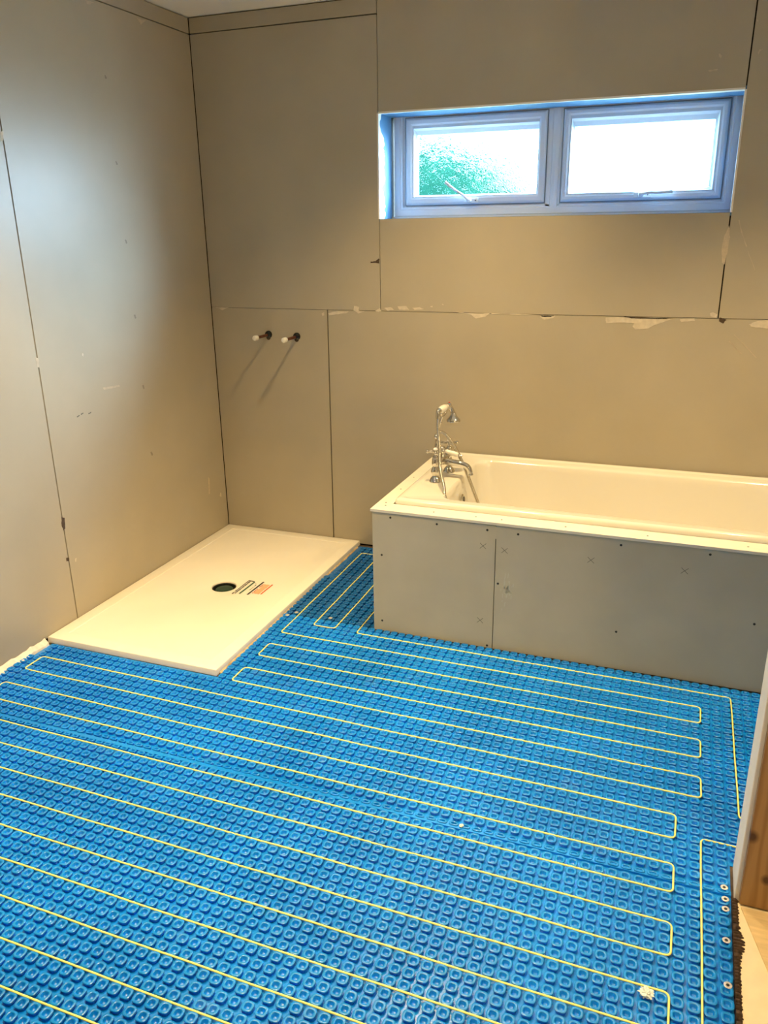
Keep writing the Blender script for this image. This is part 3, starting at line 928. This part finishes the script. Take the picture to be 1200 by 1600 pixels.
MB().box(BX, BX + TB, BY + TB, -.001, -.004, BZ).build('end_board', m_panel, sr)
lb = MB()
lb.prism([(BX - .006, BY - .006), (XR, BY - .006), (XR, -.795), (1.284, -.795), (1.284, -.001), (BX - .006, -.001)], (0, 0, BZ + .0005), (1, 0, 0), (0, 1, 0), (0, 0, .0105))
lg = lb.build('ledge_board', m_ledge, sr)
lg['label'] = 'cream white ledge board'
for sx, sy in ((1.262, -.822), (1.252, -.79), (1.248, -.60), (1.245, -.42), (1.47, -.84), (1.64, -.842), (1.74, -.842), (1.98, -.842), (2.27, -.842), (2.6, -.842)):
    MB().lathe([(.0035, 0), (.0035, .0006), (.002, .0008)], 12, (sx, sy, BZ + .011)).build('screw', m_screw, lg)
tag(sr, 'grey boarded boxing around the bath with a cream ledge on top', 'bath surround')

X0, X1, Y0, Y1 = 1.286, 2.985, -.793, -.006
T = .552
bt = empty('bath', (1.286, -.40, BZ))
rr = [rrect(X0, X1, Y0, Y1, .02, BZ + .011), rrect(X0 + .002, X1 - .002, Y0 + .002, Y1 - .002, .02, T - .010), rrect(X0 + .006, X1 - .006, Y0 + .006, Y1 - .006, .02, T - .003), rrect(X0 + .014, X1 - .014, Y0 + .014, Y1 - .014, .02, T),
      rrect(X0 + .030, X1 - .030, Y0 + .028, Y1 - .028, .022, T), rrect(X0 + .036, X1 - .036, Y0 + .034, Y1 - .034, .025, T - .004), rrect(X0 + .042, X1 - .04, Y0 + .04, Y1 - .04, .03, T - .005)]
bx0, bx1, by0, by1 = 1.452, 2.90, -.722, -.085
for i, z, r in ((0, T - .006, .065), (.005, T - .008, .065), (.010, T - .016, .068), (.014, T - .04, .07), (.028, .42, .085), (.05, .30, .12), (.075, .20, .13), (.11, .14, .13), (.16, .115, .12)):
    rr.append(rrect(bx0 + i, bx1 - i * 2.2, by0 + i, by1 - i, r, z))
bb = MB().rings(rr, False, True)
bo = bb.build('tub', m_acryl, bt, True, 60)
ov = MB().lathe([(.024, 0), (.024, .004), (.020, .007), (.014, .008)], 24, (1.479, -.455, .462), (1, 0, .12)).build('overflow', m_chrome, bt, True)
MB().lathe([(.013, 0), (.013, .001)], 20, (1.4875, -.455, .463), (1, 0, .12)).build('overflow_hole', m_black, ov)
tag(bt, 'white rectangular bath under the window, boxed in with grey boards', 'bath')

# ------------------------------------------------------------------ bath shower mixer tap
TX, TY = 1.377, -.42
D = T - .005
tp = empty('bath_shower_mixer', (TX, TY, D))
LEGS = [(TX - .006, TY - .082), (TX + .006, TY + .082)]
LZ = .092
for lx, ly in LEGS:
    lo_ = MB().lathe([(.027, 0), (.027, .004), (.024, .007), (.021, .016), (.015, .022), (.011, .026), (.013, .030), (.018, .038), (.0195, .046), (.018, .055), (.013, .062), (.0115, .068), (.015, .072), (.016, .084), (.015, .100), (.012, .104)], 28, (lx, ly, D)).build('pillar_leg', m_chrome, tp, True, 50)
    vh = MB().lathe([(.013, 0), (.014, .006), (.010, .010), (.007, .013), (.007, .020), (.011, .024), (.013, .030), (.011, .037)], 20, (lx, ly, D + .104))
    hz = D + .104 + .030
    for a in range(4):
        an = math.radians(20 + 90 * a)
        d = Vector((math.cos(an), math.sin(an), 0))
        c = Vector((lx, ly, hz))
        vh.tube([c + d * .008, c + d * .018, c + d * .026, c + d * .031], [.0065, .0052, .0052, .007], 10)
        vh.ball(c + d * .034, .0078, 10)
    ho = vh.build('cross_handle', m_chrome, tp, True, 60)
    MB().lathe([(.010, 0), (.0105, .003), (.008, .007), (.003, .009)], 18, (lx, ly, hz + .007)).build('index_button', m_cer, ho, True, 60)
# body between the legs
bd = MB()
zb = D + .078
a = Vector((LEGS[0][0], LEGS[0][1], zb)); c = Vector((LEGS[1][0], LEGS[1][1], zb))
bd.tube([a.lerp(c, q) for q in (.05, .16, .17, .25, .26, .38, .5, .62, .74, .75, .83, .84, .95)], [.012, .012, .0165, .0165, .013, .017, .021, .017, .013, .0165, .0165, .012, .012], 20)
bd.lathe([(.020, -.020), (.021, 0), (.018, .02), (.012, .03), (.010, .042), (.014, .046), (.014, .052), (.009, .058)], 22, (TX, TY, zb))
bd.build('mixer_body', m_chrome, tp, True, 50)
sp = spline([(TX + .010, TY, zb - .006), (TX + .045, TY, zb - .010), (TX + .085, TY, zb - .014), (TX + .110, TY, zb - .022), (TX + .122, TY, zb - .038), (TX + .127, TY, zb - .060)], 6)
n = len(sp)
MB().tube(sp, [.016 - .0035 * min(1, q / n * 2) + (.001 if q > n - 3 else 0) for q in range(n)], 18).build('spout', m_chrome, tp, True, 60)
# diverter lever with ceramic grip
lv = MB().tube([(TX + .004, TY, zb + .042), (TX + .014, TY - .003, zb + .040), (TX + .030, TY - .004, zb + .036), (TX + .055, TY - .005, zb + .031), (TX + .078, TY - .006, zb + .026), (TX + .088, TY - .006, zb + .024)], .005, 12)
lv.ball((TX + .078, TY - .006, zb + .026), .0075); lv.ball((TX + .088, TY - .006, zb + .024), .004)
lv.ball((TX + .006, TY - .001, zb + .044), .011)
lo_ = lv.build('diverter_lever', m_chrome, tp, True, 60)
MB().tube(spline([(TX + .014, TY - .003, zb + .040), (TX + .030, TY - .004, zb + .036), (TX + .055, TY - .005, zb + .031), (TX + .073, TY - .006, zb + .027)], 4), [.0065] * 2 + [.009] * 3 + [.0102] * 6 + [.009, .0075], 14).build('grip', m_cer, lo_, True, 60)
# riser column and cradle
cl = MB()
CX, CY = TX - .024, TY - .01
col = [(TX - .010, TY, zb + .020), (CX, CY, zb + .045), (CX + .001, CY, zb + .090), (CX + .010, CY, zb + .150), (CX + .024, CY, zb + .195)]
cs = spline(col, 5)
cl.tube(cs, [.0105 - .004 * min(1, q / 12) for q in range(len(cs))], 14)
cl.lathe([(.0065, -.012), (.012, -.008), (.0135, 0), (.012, .008), (.0065, .012)], 18, (CX + .002, CY, zb + .103))
cl.lathe([(.0065, -.006), (.010, 0), (.0065, .006)], 16, (CX + .014, CY, zb + .165))
# cradle fork
for s_ in (-1, 1):
    cl.tube(spline([(CX + .023, CY, zb + .192), (CX + .028, CY + .022 * s_, zb + .197), (CX + .031, CY + .034 * s_, zb + .208), (CX + .031, CY + .036 * s_, zb + .222)], 5), .0045, 10)
cl.build('riser_cradle', m_chrome, tp, True, 60)
tag(tp, 'traditional chrome bath mixer tap with riser on the end of the bath', 'tap')

# hand shower lying in the cradle with its hose
hs = empty('hand_shower', (CX, CY, zb + .235))
HZ = zb + .232
h0 = Vector((CX + .032, CY - .068, HZ + .000)); h1 = Vector((CX + .030, CY + .052, HZ - .006))
MB().tube(spline([h0, h0.lerp(h1, .25), h0.lerp(h1, .6), h1], 5), [.009, .011, .0125, .0135, .0145, .015, .0155, .016, .016, .016, .0155, .0145, .013, .012, .011, .010], 16).build('grip', m_cer, hs, True, 60)
hm = MB()
d = (h0 - h1).normalized()
hm.ball(h0 + d * .006, .0125)
hm.tube(spline([h0 + d * .002, h0 + d * .014, h0 + d * .020 + Vector((0, 0, -.008)), h0 + d * .021 + Vector((0, 0, -.03))], 5), [.010] * 6 + [.0095] * 10, 14)
hm.build('hose_elbow', m_chrome, hs, True, 60)
hd = MB()
e = h1 - d * .004
hd.tube(spline([h1, e + Vector((.008, .010, -.004)), e + Vector((.018, .014, -.020)), e + Vector((.022, .014, -.038))], 5), [.011] * 4 + [.0095] * 12, 14)
hd.ball(e + Vector((.006, .008, .004)), .011)
hd.lathe([(.010, .040), (.012, .030), (.020, .018), (.029, .010), (.031, .004), (.030, 0), (.002, -.001)], 28, e + Vector((.024, .014, -.068)))
hd.build('spray_rose', m_chrome, hs, True, 50)
MB().lathe([(.004, 0), (.004, .003), (.002, .004)], 12, e + Vector((.006, .008, .0135))).build('red_button', m_red, hs)
ps = h0 + d * .021 + Vector((0, 0, -.025))
hp = [ps, ps + Vector((.002, -.006, -.05)), (CX + .046, CY - .110, zb + .10), (CX + .062, CY - .150, zb + .01), (1.448, CY - .200, .568), (1.466, -.655, .52), (1.52, -.60, .36), (1.585, -.56, .21), (1.67, -.46, .13), (1.61, -.40, .26), (1.545, -.385, .40), (1.475, -.39, .575), (1.425, -.405, .685), (1.385, -.415, .738), (1.362, -.425, .745), (CX, CY - .006, zb + .105)]
hpts = spline(hp, 26)
# walk at an even step so the metal ribs stay regular
ev = [hpts[0]]; acc = 0; step = .0016
for a, c in zip(hpts[:-1], hpts[1:]):
    L_ = (c - a).length; s0 = step - acc
    while s0 <= L_:
        ev.append(a.lerp(c, s0 / L_)); s0 += step
    acc = (acc + L_) % step if L_ else acc
MB().tube(ev, [(.0076, .0066)[(q // 2) % 2] for q in range(len(ev))], 9).build('hose', m_hose, hs, True, 80)
tag(hs, 'hand shower with white grip resting on the tap cradle, ribbed hose hanging down', 'hand shower')

# ------------------------------------------------------------------ capped copper pipes
for px, pz, lab in ((.326, 1.079, 'left copper pipe stub with white plug poking from the wall'), (.485, 1.074, 'right copper pipe stub with white plug, nearer the board joint')):
    po = empty('pipe_stub', (px, 0, pz))
    MB().lathe([(.0075, 0), (.0075, .135)], 18, (px, .004, pz), (0, -1, 0)).build('pipe', m_copper, po, True, 40)
    MB().lathe([(.019, 0), (.019, .004), (.017, .010), (.011, .013), (.011, .022), (.008, .023)], 24, (px, -.0005, pz + .002), (0, -1, 0)).build('collar', m_black, po, True, 40)
    MB().lathe([(.0105, 0), (.0125, .004), (.0125, .026), (.0105, .031), (.004, .033)], 20, (px, -.120, pz), (0, -1, 0)).build('plug', m_cap, po, True, 40)
    MB().lathe([(.012, 0), (.012, .0008)], 20, (px - .003, -.0002, pz - .014), (0, -1, 0)).build('wall_hole', m_dark, po)
    tag(po, lab, 'pipe', 'capped pipe stubs on the wall')

# ------------------------------------------------------------------ ceiling downlights (above the frame)
m_lens = bpy.data.materials.new('lamp_lens'); m_lens.use_nodes = True
em = m_lens.node_tree.nodes['Principled BSDF']
em.inputs['Emission Color'].default_value = (1, .75, .42, 1); em.inputs['Emission Strength'].default_value = 12
where = ('over the tap end of the bath', 'over the middle of the floor', 'over the left foreground', 'over the right end of the bath')
for ((x, y), pw, cone), wh in zip(DOWNLIGHTS, where):
    o = empty('downlight', (x, y, H))
    MB().lathe([(.045, 0), (.045, .004), (.040, .007), (.032, .005), (.031, .001)], 32, (x, y, H), (0, 0, -1)).build('bezel', m_chrome, o, True, 40)
    MB().lathe([(.030, .001), (.030, .002)], 24, (x, y, H), (0, 0, -1)).build('lens', m_lens, o)
    ld = bpy.data.lights.new('downlight_lamp', 'SPOT')
    ld.energy = pw; ld.color = WARM; ld.shadow_soft_size = .04; ld.spot_size = math.radians(cone); ld.spot_blend = 1.0
    lo_ = bpy.data.objects.new('downlight_lamp', ld); COL.objects.link(lo_)
    lo_.parent = o; lo_.location = (0, 0, -.04)
    tag(o, 'recessed warm ceiling downlight ' + wh, 'ceiling light')

(px, py, pz), pw = FILL_BULB
o = empty('fill_bulb', (px, py, H))
MB().lathe([(.045, 0), (.045, .012), (.020, .026), (.004, .028)], 24, (px, py, H), (0, 0, -1)).build('ceiling_rose', m_cap, o, True, 40)
MB().tube([(px, py, H - .026), (px, py, pz + .10)], .003, 8).build('flex', m_cap, o)
MB().lathe([(.008, .13), (.016, .12), (.018, .07), (.019, .055)], 20, (px, py, pz)).build('lamp_holder', m_cap, o, True, 40)
MB().lathe([(.014, .062), (.018, .045), (.029, .018), (.031, 0), (.027, -.018), (.015, -.029), (.002, -.032)], 24, (px, py, pz)).build('bulb', m_lens, o, True, 60)
ld = bpy.data.lights.new('fill_lamp', 'POINT')
ld.energy = pw; ld.color = WARM; ld.shadow_soft_size = .06
lo_ = bpy.data.objects.new('fill_lamp', ld); COL.objects.link(lo_)
lo_.parent = o; lo_.location = (0, 0, pz - .11 - H)
tag(o, 'unseen warm fill bulb on a white flex, added over the landing', 'ceiling light')
